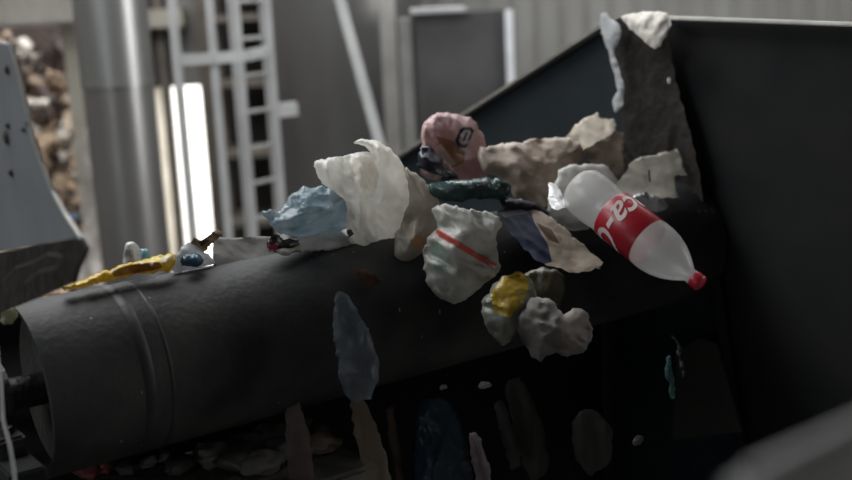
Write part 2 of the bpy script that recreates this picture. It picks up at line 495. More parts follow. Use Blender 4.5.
item('carton_scrap', 'tiny pale turquoise carton beside the frosted cup', 'carton',
     [(140, 249), (149, 248), (149, 263), (140, 264)], YB(.075), film('turquoise', (.25, .48, .54), (.4, .62, .66)), thick=.02, amp=.002, cs=9, seed=6, h=2.2, wob=.4, smooth=False)
item('blue_pouch', 'dark blue plastic pouch in clear film next to the yellow film', 'pouch',
     [(179, 258), (188, 254), (198, 254), (204, 258), (202, 264), (192, 267), (182, 265)], YB(-.02), film('slate_blue_film', (.05, .11, .16), (.10, .18, .24), rough=.2), thick=.035, amp=.003, cs=9, seed=8, h=2)
item('clear_wrapper', 'grey clear wrapper around the dark blue pouch', 'wrapper',
     [(172, 256), (180, 252), (184, 244), (192, 243), (202, 250), (210, 256), (214, 263), (200, 268), (180, 272), (170, 270)], YB(.022), film('clear_grey_film', (.42, .44, .46), (.6, .62, .64), alpha=.85), thick=.03, amp=.006, cs=9, seed=9, h=2.2)
item('cardboard_scrap', 'pointed brown cardboard scrap sticking up against the bright opening', 'cardboard',
     [(190, 243), (194, 238), (203, 240), (212, 232), (219, 229), (222, 234), (213, 243), (204, 252), (196, 249)], YB(.03), surf('cardboard_brown', (.27, .18, .11), (.36, .25, .16), rough=.8), closed=False, amp=.01, cs=12, seed=10, h=2.2, sheet=.004,
     paint=[([(199, 242), (212, 234), (209, 241), (201, 247)], surf('cardboard_dark_patch', (.09, .045, .03), (.13, .07, .05)))])  # darker brown patch on the cardboard
item('grey_board', 'flat dull grey board lying along the belt left of the blue bag', 'board',
     [(213, 237), (235, 238), (262, 236), (285, 238), (302, 240), (300, 256), (270, 260), (240, 263), (213, 266)], YB(.05), surf('dull_grey_board', (.17, .165, .16), (.22, .21, .205), rough=.8), lean=.002, closed=False, amp=.005, cs=30, seed=11, h=3, sheet=.012, smooth=False, wob=.4)
item('grey_film_sheet', 'translucent grey film sheet spread under the blue bag', 'plastic sheet',
     [(268, 250), (285, 243), (300, 236), (325, 226), (350, 222), (362, 232), (356, 246), (330, 251), (300, 253), (285, 256)], YB(.0), film('smoky_film', (.50, .49, .47), (.68, .67, .65), trans=.4), lean=.004, thick=.06, amp=.008, cs=18, seed=13, ang=-.15, stretch=3, h=2.6)
item('pink_black_wrapper', 'small black wrapper with pink end under the blue bag', 'wrapper',
     [(268, 240), (276, 234), (286, 240), (299, 238), (298, 248), (290, 253), (276, 254), (268, 248)], YB(-.045), film('black_film', (.010, .010, .011), (.02, .02, .02), rough=.3), thick=.03, amp=.004, cs=9, seed=14, h=2,
     paint=[([(265, 246), (277, 243), (279, 256), (268, 256)], film('magenta_film', (.55, .05, .14), (.7, .12, .22))), ([(290, 249), (297, 246), (298, 252), (291, 254)], MATS['yellow_film'])])
item('blue_bag', 'pale blue translucent plastic bag, knotted end pointing left, on the belt', 'plastic bag',
     [(262, 210), (270, 208), (277, 212), (287, 203), (292, 194), (302, 187), (318, 186), (336, 187), (348, 195), (352, 212), (346, 228), (330, 233), (312, 235), (296, 237), (282, 235), (272, 228), (268, 220), (263, 216)],
     YB(.0), film('pale_blue_film', (.17, .26, .31), (.34, .42, .46), trans=.4, rough=.16, bump=.8, alpha=.8), thick=.17, amp=.014, cs=13, seed=15, ang=-.3, stretch=2, h=2.2)
item('white_bag', 'big bright white plastic bag standing on the belt, loose top flicking left', 'plastic bag',
     [(314, 163), (322, 158), (340, 157), (356, 153), (370, 152), (366, 147), (353, 144), (357, 140), (372, 139), (386, 145), (398, 157), (407, 172), (410, 190), (408, 212), (402, 230), (395, 241), (378, 245), (360, 250), (350, 243), (347, 228), (346, 205), (338, 196), (324, 184), (316, 172)],
     YB(-.03), white_f, thick=.2, amp=.022, cs=17, seed=16, ang=1.25, stretch=2.6, h=2.1, wob=1.2,
     paint=[([(352, 160), (362, 156), (374, 158), (379, 176), (374, 196), (366, 200), (360, 184), (352, 176)], film('beige_tinted_film', (.68, .63, .55), (.82, .79, .73), trans=.5, alpha=.93)),
            ([(345, 231), (351, 229), (354, 234), (349, 238)], film('dark_spot', (.1, .09, .08)))])
item('grey_beige_bag', 'grey-beige translucent bag sagging over the drum right of the big white bag', 'plastic bag',
     [(404, 168), (414, 172), (430, 186), (440, 200), (442, 225), (432, 245), (420, 258), (406, 264), (396, 256), (394, 238), (403, 220), (409, 195)],
     YB(-.12), film('grey_beige_film', (.36, .32, .26), (.5, .46, .39), trans=.4, alpha=.88), thick=.14, amp=.012, cs=18, seed=17, ang=1.3, stretch=2.5, h=2.6,
     paint=[([(412, 236), (420, 234), (426, 242), (420, 250), (413, 246)], film('orange_print', (.45, .26, .12), (.5, .3, .16)))])
item('striped_bag', 'pale grey bag printed with a red stripe, falling in front of the drum', 'plastic bag',
     [(432, 208), (446, 204), (462, 208), (480, 210), (494, 214), (502, 222), (496, 240), (500, 262), (498, 274), (484, 284), (466, 300), (452, 303), (440, 298), (428, 285), (424, 262), (426, 240), (438, 226)],
     lambda x, y: 2.74, film('pale_grey_film', (.34, .335, .31), (.50, .495, .46), trans=.4, alpha=.9), thick=.14, amp=.016, cs=17, seed=18, ang=.6, stretch=2.4, h=2.3,
     paint=[([(436, 229), (446, 233), (470, 248), (497, 264), (495, 269), (478, 260), (455, 246), (436, 235)], film('red_print', (.42, .07, .06), (.5, .12, .09))),
            ([(430, 244), (438, 240), (450, 256), (448, 272), (438, 276), (431, 262)], film('green_grey_print', (.25, .31, .28), (.32, .38, .34)))])
navy_f = film('navy_film', (.012, .014, .03), (.03, .03, .055), trans=.1, rough=.35)
pink_f = film('pink_film', (.50, .33, .32), (.60, .42, .41), trans=.3)
item('pink_bag', 'crumpled pink packet with a dark framed emblem, above the dark green sleeve', 'packet',
     [(424, 122), (434, 114), (448, 113), (462, 115), (474, 119), (480, 130), (486, 142), (492, 160), (486, 176), (470, 182), (452, 180), (446, 176), (430, 168), (422, 150), (421, 134)],
     YB(.10), pink_f, thick=.15, amp=.016, cs=15, seed=19, ang=.8, stretch=2, h=2,
     paint=[([(436, 136), (452, 140), (465, 152), (464, 163), (452, 168), (444, 158)], film('brown_print', (.24, .14, .09), (.33, .21, .14))),
            ([(441, 144), (449, 154), (456, 164), (448, 167), (440, 158), (434, 148)], film('pale_pink_film', (.55, .47, .44), (.62, .54, .5))),
            ([(463, 127), (471, 127), (474, 131), (469, 144), (465, 148), (458, 147), (455, 141), (459, 131)], navy_f),
            ([(464, 130), (470, 130), (471, 133), (466, 143), (461, 144), (459, 140), (461, 134)], film('emblem_grey', (.46, .40, .42), (.52, .45, .46))),
            ([(466, 132), (468, 132.5), (464.5, 141), (462.5, 140.5)], navy_f)])
item('navy_bag', 'near-black navy plastic scrap left of the pink packet', 'plastic bag',
     [(421, 150), (430, 146), (440, 156), (446, 170), (456, 172), (458, 178), (444, 182), (430, 180), (420, 172), (416, 160)],
     YB(.02), navy_f, thick=.08, amp=.012, cs=11, seed=20, h=2.2, paint=[([(420, 168), (430, 173), (442, 176), (440, 181), (428, 180), (420, 175)], pink_f)])
item('green_sleeve', 'dark green crushed plastic sleeve across the waste', 'sleeve',
     [(428, 186), (440, 181), (460, 180), (482, 178), (498, 178), (509, 184), (510, 194), (500, 199), (480, 199), (462, 201), (446, 201), (434, 196)],
     YB(-.15), film('bottle_green_film', (.025, .06, .06), (.06, .11, .105), trans=.15, rough=.22), thick=.08, amp=.008, cs=12, seed=21, ang=.05, stretch=3, h=2.2)
item('beige_sheet', 'large creased beige paper sheet behind the dark green sleeve', 'paper',
     [(480, 148), (490, 146), (510, 143), (535, 139), (560, 137), (578, 142), (584, 152), (580, 168), (566, 184), (560, 200), (546, 210), (528, 212), (514, 200), (508, 186), (496, 176), (484, 172), (478, 162)],
     YB(.0), beige_f, lean=.0012, thick=.13, amp=.022, cs=22, seed=22, ang=.5, stretch=2, h=2.6)
carton_m = surf('pale_carton', (.55, .46, .37), (.66, .56, .46), scale=12, rough=.7)
item('flattened_carton', 'flattened carton, navy end and pale beige end, falling below the beige paper', 'carton',
     [(497, 212), (512, 207), (526, 206), (545, 214), (562, 226), (582, 244), (603, 262), (600, 269), (572, 273), (556, 268), (540, 262), (524, 248), (508, 230)],
     YB(-.26), [carton_m], closed=False, lean=.003, amp=.012, cs=26, seed=23, ang=.7, stretch=3, h=2.4, sheet=.006, smooth=False,
     paint=[([(490, 200), (528, 200), (534, 222), (548, 245), (552, 262), (536, 266), (520, 250), (500, 232)], surf('navy_print', (.03, .04, .09), (.05, .06, .12), rough=.5)),
            ([(500, 212), (528, 209), (532, 213), (504, 217)], surf('grey_print', (.22, .22, .25), (.3, .3, .32))),
            ([(536, 222), (552, 230), (560, 244), (548, 240)], surf('brown_print_card', (.16, .1, .07), (.2, .13, .09)))])
item('foil_scrap', 'small bright silver foil scrap behind the falling bottle', 'foil',
     [(549, 186), (554, 184), (562, 194), (569, 207), (550, 208)], YB(-.33), surf('foil', (.85, .85, .86), (.92, .92, .93), rough=.25, metal=.0, bump=.5), lean=.006, thick=.015, amp=.006, cs=8, seed=24, h=2)
item('cloudy_bag', 'cloudy whitish translucent bag behind the base of the falling bottle', 'plastic bag',
     [(560, 172), (574, 164), (592, 164), (606, 166), (618, 180), (622, 200), (618, 222), (610, 238), (590, 240), (568, 236), (550, 226), (546, 206), (552, 188)],
     YB(-.16), film('cloudy_film', (.5, .49, .47), (.72, .71, .69), trans=.4, alpha=.75), thick=.14, amp=.010, cs=24, seed=25, h=2.6)
item('foil_wrapper', 'bright white crinkled wrapper above the red bottle label', 'wrapper',
     [(634, 197), (644, 193), (656, 195), (667, 203), (668, 209), (656, 212), (644, 208), (636, 204)], YB(-.33), surf('white_foil', (.7, .72, .74), (.85, .86, .88), rough=.25, bump=.6), thick=.04, amp=.008, cs=7, seed=26, h=1.9)
item('torn_paper', 'torn beige paper piece hanging from the edge of the rubber flap', 'paper',
     [(565, 140), (573, 128), (585, 119), (597, 113), (601, 120), (616, 120), (615, 129), (605, 138), (590, 146), (577, 152), (568, 150)], YB(.12), surf('beige_paper', (.56, .49, .40), (.66, .59, .49), rough=.8), closed=False, lean=.005, amp=.010, cs=16, seed=27, h=2.4, sheet=.003)
item('brown_cardboard', 'dark brown cardboard piece below the torn beige paper', 'cardboard',
     [(582, 152), (600, 142), (616, 130), (624, 134), (628, 180), (616, 190), (604, 172), (592, 164)], YB(.16), surf('brown_card', (.15, .11, .085), (.2, .16, .12), rough=.8), closed=False, lean=.003, amp=.008, cs=24, seed=28, h=3, sheet=.004, smooth=False)
item('grey_cardboard', 'grey cardboard flap below the rubber flap, right of the bottle top', 'cardboard',
     [(612, 192), (622, 176), (634, 160), (656, 154), (679, 150), (687, 174), (676, 176), (678, 196), (656, 198), (634, 200), (616, 204)],
     YB(-.20), surf('grey_card', (.40, .37, .32), (.48, .45, .39), rough=.8), closed=False, amp=.010, cs=30, seed=29, h=2.6, sheet=.004, lean=.004, smooth=False,
     paint=[([(648, 170), (650, 170), (651, 182), (649, 182)], dark_m)])
item('white_rag', 'crumpled white paper draped over the top rim of the hood', 'paper',
     [(621, 17), (632, 13), (648, 12), (660, 10), (669, 16), (670, 28), (662, 44), (654, 48), (642, 40), (630, 30)],
     lambda x, y: -(MC.inverted() @ W(x, y, .13)).z, surf('dirty_white_paper', (.66, .62, .56), (.8, .76, .7), rough=.7, bump=.4), thick=.05, amp=.009, cs=15, seed=30, h=2.2, ang=-.9)
item('white_film_strip', 'narrow pale film strip hanging down the hood edge from its top corner', 'plastic strip',
     [(600, 14), (606, 12), (611, 19), (618, 22), (622, 32), (618, 44), (614, 50), (620, 72), (624, 88), (623, 104), (615, 112), (612, 100), (618, 90), (613, 70), (607, 48), (602, 34)],
     lambda x, y: -(MC.inverted() @ W(x, y, .12)).z, film('bluish_white_film', (.48, .5, .52), (.62, .63, .64)), thick=.03, amp=.005, cs=11, seed=31, h=2.0, wob=.8)
tag(link('pebble', (lambda bm: (bmesh.ops.create_icosphere(bm, subdivisions=2, radius=.007, matrix=Matrix.Translation(W(669, 81, .11)) @ Matrix.Diagonal((.8, .6, 1.3, 1))), bm_me(bm))[1])(bmesh.new()), white_f),
    'tiny white crumb stuck on the brown rubber flap', 'crumb')
item('yellow_packet', 'falling yellow and white packet below the striped bag', 'packet',
     [(482, 302), (490, 288), (502, 277), (520, 272), (534, 282), (536, 302), (524, 318), (514, 336), (502, 346), (490, 332), (483, 318)],
     2.62, film('white_yellow_base', (.17, .18, .16), (.27, .28, .25)), thick=.09, amp=.012, cs=16, seed=32, h=2.6,
     paint=[([(490, 294), (504, 276), (522, 272), (530, 282), (524, 300), (510, 318), (494, 312)], film('gold_yellow_film', (.42, .29, .03), (.50, .36, .06)))])
item('brown_bag', 'dark olive-brown film behind the yellow packet', 'plastic bag',
     [(518, 276), (540, 268), (562, 272), (566, 290), (558, 310), (540, 314), (526, 308)], 2.74, film('olive_film', (.045, .04, .02), (.07, .06, .03), trans=.1), thick=.08, amp=.01, cs=18, seed=33, h=3)
item('grey_white_tissue', 'falling crumpled grey-white tissue right of the yellow packet', 'tissue',
     [(520, 310), (530, 300), (545, 298), (556, 304), (562, 314), (576, 308), (590, 316), (592, 336), (584, 352), (566, 356), (552, 354), (540, 362), (528, 350), (518, 332)],
     2.60, surf('tissue', (.15, .14, .13), (.23, .21, .19), rough=.8, trans=.2), thick=.10, amp=.018, cs=20, seed=34, h=2.6,
     paint=[([(560, 316), (576, 310), (588, 318), (588, 340), (574, 350), (562, 340)], surf('pinkish_tissue', (.21, .175, .155), (.28, .24, .21), rough=.8, trans=.2))])
item('falling_grey_film', 'long dark blue-grey film falling in front of the drum', 'plastic strip',
     [(336, 294), (345, 292), (356, 308), (368, 330), (377, 358), (378, 380), (370, 398), (352, 402), (342, 384), (336, 352), (332, 320)],
     2.52, film('blue_grey_film', (.085, .10, .12), (.13, .15, .17), trans=.3, alpha=.7), thick=.05, amp=.010, cs=20, seed=35, ang=1.4, stretch=3, h=2.8)
item('orange_scrap', 'small rust-orange scrap on the drum near the big white bag', 'scrap',
     [(356, 272), (366, 268), (380, 276), (378, 284), (368, 286), (358, 280)], YB(-.185), film('rust_film', (.10, .045, .025), (.15, .07, .04)), thick=.02, amp=.004, cs=9, seed=36, h=2.4)
item('black_shreds', 'black shredded film under the striped bag and the big sheet', 'plastic bag',
     [(500, 200), (518, 198), (538, 204), (552, 212), (540, 220), (520, 216), (504, 214)], YB(-.16), navy_f, thick=.05, amp=.01, cs=12, seed=37, h=2.6)
# falling strips in the shaft
strips = [
 ('falling_strip', 'tan strip falling right below the blue-grey film', [(350, 398), (362, 396), (374, 420), (384, 450), (392, 482), (396, 500), (374, 500), (364, 470), (354, 430)], 2.62, ((.20, .155, .11), (.26, .2, .15))),
 ('falling_strip', 'pinkish brown strip falling beside the end of the debris ledge', [(286, 408), (298, 402), (306, 420), (312, 450), (314, 500), (292, 500), (286, 450)], 2.66, ((.16, .125, .11), (.21, .17, .15))),
 ('falling_strip', 'narrow rust-brown strip falling beside the tan one', [(386, 410), (392, 406), (398, 430), (402, 470), (404, 490), (396, 490), (390, 450)], 2.8, ((.09, .06, .045), (.12, .08, .06))),
 ('falling_strip', 'mauve strip falling at the bottom right of the dark blue bag', [(469, 436), (476, 432), (484, 450), (490, 470), (494, 500), (480, 500), (473, 465)], 2.6, ((.16, .125, .135), (.2, .16, .17))),
 ('falling_strip', 'thin turquoise strip hanging below the bottle cap', [(665, 358), (670, 355), (674, 375), (676, 397), (671, 399), (667, 380)], 2.9, ((.07, .17, .155), (.10, .22, .2))),
 ('falling_strip', 'thin grey-green thread of film beside the turquoise strip', [(673, 334), (676, 336), (682, 352), (685, 372), (681, 378), (679, 358)], 2.92, ((.09, .11, .10), (.12, .14, .13))),
 ('falling_strip', 'olive-grey film falling below the grey-white tissue', [(505, 385), (520, 378), (532, 400), (545, 430), (548, 470), (530, 480), (516, 440)], 2.9, ((.04, .037, .03), (.06, .055, .045))),
 ('falling_strip', 'dark grey paper falling low beside the drum end', [(572, 420), (592, 408), (612, 430), (610, 460), (590, 476), (574, 455)], 2.9, ((.06, .055, .05), (.085, .08, .07))),
 ('falling_strip', 'faint grey strip falling between the dark blue bag and tissue', [(494, 404), (503, 402), (514, 430), (522, 462), (512, 470), (502, 440)], 2.85, ((.055, .052, .055), (.07, .068, .07))),
]
for i, (nm, lb, ol, d, (c1, c2)) in enumerate(strips):
    item(nm, lb, 'plastic strip', ol, d, film('strip_film_%d' % i, c1, c2, trans=.3, rough=.5, alpha=.6), thick=.03, amp=.008, cs=16, seed=50 + i, ang=1.4, stretch=3, h=3, group='strips falling down the chute')
item('dark_blue_bag', 'dark blue bag falling low in the chute under the silver crumbs', 'plastic bag',
     [(418, 404), (432, 396), (448, 400), (460, 420), (468, 450), (472, 500), (416, 500), (412, 450)], 2.85, film('dark_blue_film', (.015, .032, .05), (.03, .055, .08), trans=.2), thick=.12, amp=.014, cs=20, seed=60, h=3.2, ang=1.4)
for i, (x, y, w, h_, lb) in enumerate(((443, 387, 5, 2.5, 'left one of two pale crumbs falling above the dark blue bag'), (485, 385, 7, 3, 'right and longer one of two pale crumbs above the dark blue bag'), (638, 441, 6, 5, 'dull crumb falling low near the turquoise strip'))):
    item('crumb', lb, 'crumb', [(x - w, y), (x - w * .4, y - h_), (x + w * .6, y - h_), (x + w, y), (x + w * .3, y + h_), (x - w * .6, y + h_)], 2.8,
         film('crumb_film_%d' % i, *(((.3, .36, .34), (.4, .45, .44)) if i < 2 else ((.12, .11, .10), (.16, .15, .14)))), thick=.012, amp=.002, cs=5, seed=70 + i, h=1.6)

# ------------------------------------------------------------------ the falling bottle
def bottle():
    b0 = P(577, 186, 2.66); b1 = P(701, 284, 2.46)
    ax = (b1 - b0); L = ax.length; ax.normalize()
    vdir = (b0 - CP).normalized()
    sx = ax.cross(vdir).normalized(); sy = sx.cross(ax)          # sy roughly away from / towards the camera
    M = Matrix((sx, sy, ax)).transposed().to_4x4(); M.translation = b0
    root = empty('drink_bottle', b0)
    tag(root, 'clear plastic drink bottle with red label and red cap, falling cap down', 'bottle')
    rb = .058
    def lathe(prof, n=40):
        bm = bmesh.new(); rings = []
        for t, r in prof:
            rings.append([bm.verts.new(M @ Vector((r * math.cos(2 * math.pi * k / n), r * math.sin(2 * math.pi * k / n), t * L))) for k in range(n)])
        for i in range(len(rings) - 1):
            for k in range(n): bm.faces.new((rings[i][k], rings[i][(k + 1) % n], rings[i + 1][(k + 1) % n], rings[i + 1][k]))
        return bm
    prof = [(0.03, .0), (0.012, .022), (0, .036), (.01, .046), (.05, rb * .97), (.1, rb), (.2, rb * .985), (.24, rb * .95), (.27, rb * .94), (.30, rb * .97), (.56, rb * .97), (.6, rb), (.66, rb * .99), (.72, rb * .93), (.78, rb * .8), (.84, rb * .6), (.89, rb * .38), (.915, .0155), (.93, .0175), (.94, .015), (.97, .0135)]
    link('body', bm_me(lathe(prof)), surf('clear_plastic', (.62, .61, .6), (.74, .73, .72), rough=.22, trans=.4, alpha=.45, bump=.1), root)
    lab = [(.30, rb * .975), (.305, rb * .995), (.585, rb * .995), (.59, rb * .975)]
    link('wrap_label', bm_me(lathe(lab)), surf('label_red', (.25, .006, .014), (.31, .01, .02), rough=.35, bump=.05), root)['label'] = 'red wrap-around label with white lettering'
    cap = [(.945, .0), (.945, .0175), (.95, .0182), (.995, .0182), (1.0, .0165), (1.0, 0)]
    link('cap', bm_me(lathe(cap, 32)), surf('cap_red', (.3, .008, .022), (.34, .012, .028), rough=.35, bump=0), root)['label'] = 'red screw cap'
    # white script round the label
    cu = bpy.data.curves.new('lettering', 'FONT'); cu.body = 'Coca-Cola'; cu.shear = .45; cu.size = .088; cu.align_x = 'CENTER'; cu.offset = .0012
    cu.resolution_u = 4
    to = bpy.data.objects.new('tmp', cu); COL.objects.link(to)
    dg = bpy.context.evaluated_depsgraph_get()
    me = bpy.data.meshes.new_from_object(to.evaluated_get(dg))
    bpy.data.objects.remove(to)
    bm = bmesh.new(); bm.from_mesh(me)
    bmesh.ops.triangulate(bm, faces=bm.faces)
    for _ in range(2):
        bmesh.ops.subdivide_edges(bm, edges=[e for e in bm.edges if e.calc_length() > .006], cuts=1)
        bmesh.ops.triangulate(bm, faces=bm.faces)
    rr = rb * .995 + .0008
    for v in bm.verts:
        u = v.co.x; w = v.co.y
        a = -u / rr + BA
        v.co = M @ Vector((rr * math.cos(a), rr * math.sin(a), .34 * L + w))
    link('lettering', bm_me(bm), surf('lettering_white', (.55, .47, .46), (.62, .54, .53), rough=.5, bump=0), root)['label'] = 'white script lettering'
    return M
BA = -math.pi / 2
bottle()

# ------------------------------------------------------------------ debris ledge below the drum
LZ = P(200, 470, 2.75).z - PL.z
ledge = empty('debris_ledge', K(.2, .07, -PL.z))
tag(ledge, 'dirty concrete ledge with debris seen below the drum', 'ledge')
bm = bmesh.new(); add_box(bm, K(.18, .07, (LZ - PL.z) / 2), (1.16, .54, LZ + PL.z), Matrix.Rotation(PHI, 3, 'Z'), .01)
link('ledge_block', bm_me(bm), surf('dirty_ledge', (.10, .095, .09), (.24, .22, .20), scale=14, rough=.85, bump=.5), ledge, smooth=False)
cols = [((.8, .78, .74), (.88, .86, .82)), ((.22, .205, .19), (.34, .32, .3)), ((.2, .22, .24), (.28, .30, .32)), ((.30, .23, .19), (.38, .3, .26)), ((.1, .095, .09), (.17, .16, .15))]
dm_ = [film('debris_film_%d' % i, *c) for i, c in enumerate(cols)]
def blob_scrap(loc, size, seed, mat, flat=.35):
    bm = bmesh.new(); bmesh.ops.create_icosphere(bm, subdivisions=3, radius=1)
    for v in bm.verts:
        n = v.co.normalized()
        k = 1 + .45 * noise.noise(n * 1.6 + Vector((seed, 0, 0))) + .25 * abs(noise.noise(n * 4 + Vector((0, seed, 0))))
        v.co = Vector((n.x * k, n.y * k * .75, n.z * k * flat)) * size
    bmesh.ops.rotate(bm, verts=bm.verts, matrix=Matrix.Rotation(seed * 1.7, 3, 'Z'))
    zmin = min(v.co.z for v in bm.verts)
    for v in bm.verts: v.co += loc - UP * zmin
    return link('debris_scrap', bm_me(bm), mat)
def ledge_pt(px, py): return on_plane(px, py, K(0, 0, LZ), UP)
spots = [(151, 466, .022, 0), (143, 469, .014, 0), (191, 459, .018, 0), (224, 447, .012, 0), (232, 440, .013, 0), (88, 478, .034, 3), (106, 474, .03, 3), (272, 446, .06, 1), (250, 452, .05, 2), (281, 462, .05, 2), (300, 440, .05, 1), (215, 466, .05, 1), (240, 470, .06, 4), (180, 474, .04, 4), (262, 474, .05, 1), (128, 476, .03, 4), (168, 462, .03, 4), (206, 456, .03, 1), (318, 452, .05, 3), (312, 436, .05, 4)]
DL = {0: ('small pale crumb lying on the dirty ledge below the drum', 'pale crumbs on the ledge'), 1: ('grey crumpled scrap lying on the dirty ledge below the drum', 'grey scraps on the ledge'),
      2: ('bluish grey crumpled scrap lying on the dirty ledge below the drum', 'bluish scraps on the ledge'), 3: ('reddish brown scrap lying on the dirty ledge below the drum', 'brown scraps on the ledge'),
      4: ('dark crumpled scrap lying on the dirty ledge below the drum', 'dark scraps on the ledge')}
for i, (px, py, s, c) in enumerate(spots):
    o = blob_scrap(ledge_pt(px, py), s, i * 1.3 + .5, dm_[c] if not (c == 3 and i in (5, 6)) else film('dull_red_film', (.42, .12, .13), (.5, .17, .17)), .5)
    tag(o, DL[c][0], 'scrap', DL[c][1])

# ------------------------------------------------------------------ foreground handrail, very near the camera
rail = empty('handrail', P(860, 470, .75))
tag(rail, 'blurred grey guard rail crossing the bottom right corner close to the viewer', 'handrail')
bm = bmesh.new(); add_beam(bm, P(735, 545, .62), P(1010, 395, .86), .03, .08, bevel=.012)
link('top_rail', bm_me(bm), surf('rail_grey', (.26, .26, .255), (.3, .3, .295), rough=.6), rail)
bm = bmesh.new(); e = P(1010, 400, .86); add_tube(bm, [Vector((e.x, e.y, 0)), e], .022, 16)
link('rail_post', bm_me(bm), MATS['rail_grey'], rail)

# ------------------------------------------------------------------ background machinery
def vert(px, py, d): p = P(px, py, d); return Vector((p.x, p.y, 0))
def column(px, py, d, r, z0, z1, name, mat, n=48, parent=None):
    b = vert(px, py, d); bm = bmesh.new(); add_tube(bm, [b + UP * z0, b + UP * z1], r, n); return link(name, bm_me(bm), mat, parent)
sc_ = empty('steel_column', vert(122, 120, 6.5))
tag(sc_, 'thick round brushed steel column with a joint ring, left of the bright opening', 'column')
sc_['kind'] = 'thing'
column(122, 120, 6.5, .196, 0, 2.2, 'lower_tube', steel_col, parent=sc_)
column(122, 120, 6.5, .202, 2.2, 5.5, 'upper_tube', steel_col, parent=sc_)
b = vert(122, 120, 6.5); bm = bmesh.new(); add_tube(bm, [b + UP * 2.19, b + UP * 2.215], .206, 48); link('joint_ring', bm_me(bm), steel_col, sc_)

# square post and beam at left
bm = bmesh.new(); b = vert(90, 160, 7.6); add_box(bm, b + UP * 2.0, (.15, .15, 4.0), None, .01)
tag(link('steel_post', bm_me(bm), beige_paint, smooth=False), 'beige square post between the cardboard stack and the round column', 'post', kind='thing')
bm = bmesh.new(); p0 = P(-60, 12, 7.2); p1 = P(86, 12, 7.2); add_beam(bm, p0, Vector((p1.x, p1.y, p0.z)), .2, .21, bevel=.01)
tag(link('cross_beam', bm_me(bm), surf('beam_paint', (.30, .285, .25), (.37, .35, .31), rough=.7), smooth=False), 'broad pale beam over the cardboard stack at top left', 'beam', kind='thing')
bm = bmesh.new(); p0 = P(150, 19, 9.72); p1 = P(174, 19, 9.72); add_beam(bm, p0 - Vector((.1, 0, 0)), Vector((p1.x + .1, p1.y, p0.z)), .24, .16, bevel=.01)
tag(link('wall_bracket', bm_me(bm), beige_paint, smooth=False), 'short beige cross member between the round column and the ladder', 'beam', kind='thing')

# compressed cardboard stack (uncountable)
bm = bmesh.new(); rnd = random.Random(3)
bale_cols = [((.42, .30, .20), (.52, .39, .28)), ((.24, .17, .12), (.3, .22, .16)), ((.55, .50, .44), (.66, .62, .56)), ((.07, .05, .04), (.12, .09, .08)), ((.14, .22, .34), (.18, .27, .4))]
bm_mats = [surf('bale_%d' % i, *c, rough=.8, scale=20) for i, c in enumerate(bale_cols)]
for i in range(900):
    px = rnd.uniform(-40, 86); py = rnd.uniform(36, 330); d = 8.1 + rnd.uniform(-.15, .15) + (py - 36) * -.0012
    s = rnd.uniform(.04, .14)
    nf = len(bm.faces)
    rot = Matrix.Rotation(rnd.uniform(0, 3.1), 3, 'Y') @ Matrix.Rotation(rnd.uniform(-.7, .7), 3, 'X') @ Matrix.Rotation(rnd.uniform(-.8, .8), 3, 'Z')
    add_box(bm, P(px, py, d), (s * rnd.uniform(.6, 1.4), s * .5, s * rnd.uniform(.15, .6)), rot)
    bm.faces.ensure_lookup_table()
    mi = rnd.choices(range(5), (40, 18, 25, 22, 3))[0]
    if py < 75 and 30 < px < 70: mi = 3
    for f in bm.faces[nf:]: f.material_index = mi
for i in range(6):
    pass
add_box(bm, P(20, 190, 8.6), (1.3, .5, 2.4))
bm.faces.ensure_lookup_table()
for f in bm.faces[-6:]: f.material_index = 3
tag(link('cardboard_heap', bm_me(bm), bm_mats, smooth=False), 'tall stack of squashed brown and white cardboard at the left, far behind', 'cardboard', kind='stuff')
item('white_sheeting', 'whitish plastic sheeting hanging beside the foot of the round column', 'plastic sheet',
     [(84, 130), (100, 128), (108, 180), (112, 230), (114, 300), (80, 305), (74, 260), (86, 215), (80, 170)], 7.3, film('dull_white_sheet', (.42, .38, .35), (.62, .58, .55), trans=.3), thick=.12, amp=.06, cs=24, seed=80, ang=1.45, stretch=3, h=5)

# ladder with safety cage
ld = empty('caged_ladder', vert(255, 120, 6.9))
tag(ld, 'tall grey steel ladder with safety cage hoops in front of the back wall', 'ladder')
rl = [vert(241, 100, 6.8), vert(272, 100, 7.0)]
for b in rl:
    bm = bmesh.new(); add_box(bm, b + UP * 2.1, (.058, .07, 4.2), Matrix.Rotation(.5, 3, 'Z'), .006); link('rail', bm_me(bm), pale_paint, ld, smooth=False)
z = .25
while z < 3.6:
    bm = bmesh.new(); add_tube(bm, [rl[0] + UP * z, rl[1] + UP * z], .012, 10); link('rung', bm_me(bm), surf('dull_galvanised', (.26, .26, .25), (.34, .34, .33), rough=.6), ld); z += .215
cb = [vert(177, 60, 6.3), vert(214, 60, 6.35)]
for b, w in zip(cb, (.05, .045)):
    bm = bmesh.new(); add_box(bm, b + UP * 2.3, (w, .03, 3.6), None, .004); link('cage_bar', bm_me(bm), pale_paint, ld, smooth=False)
for py, h_ in ((58, .06), ):
    zz = P(215, py, 6.35).z
    bm = bmesh.new()
    path = [rl[1], (rl[1] + cb[1]) / 2 + Vector((.06, -.22, 0)), cb[1] + Vector((0, -.02, 0)), cb[0]]
    for a, b in zip(path, path[1:]): add_beam(bm, a + UP * zz, b + UP * zz, .02, h_)
    link('cage_hoop', bm_me(bm), pale_paint, ld, smooth=False)
zz = P(282, 111, 7).z
bm = bmesh.new(); add_beam(bm, rl[1] + UP * zz, rl[1] + Vector((.13, .1, zz)), .05, .08); link('wall_bracket', bm_me(bm), pale_paint, ld, smooth=False)

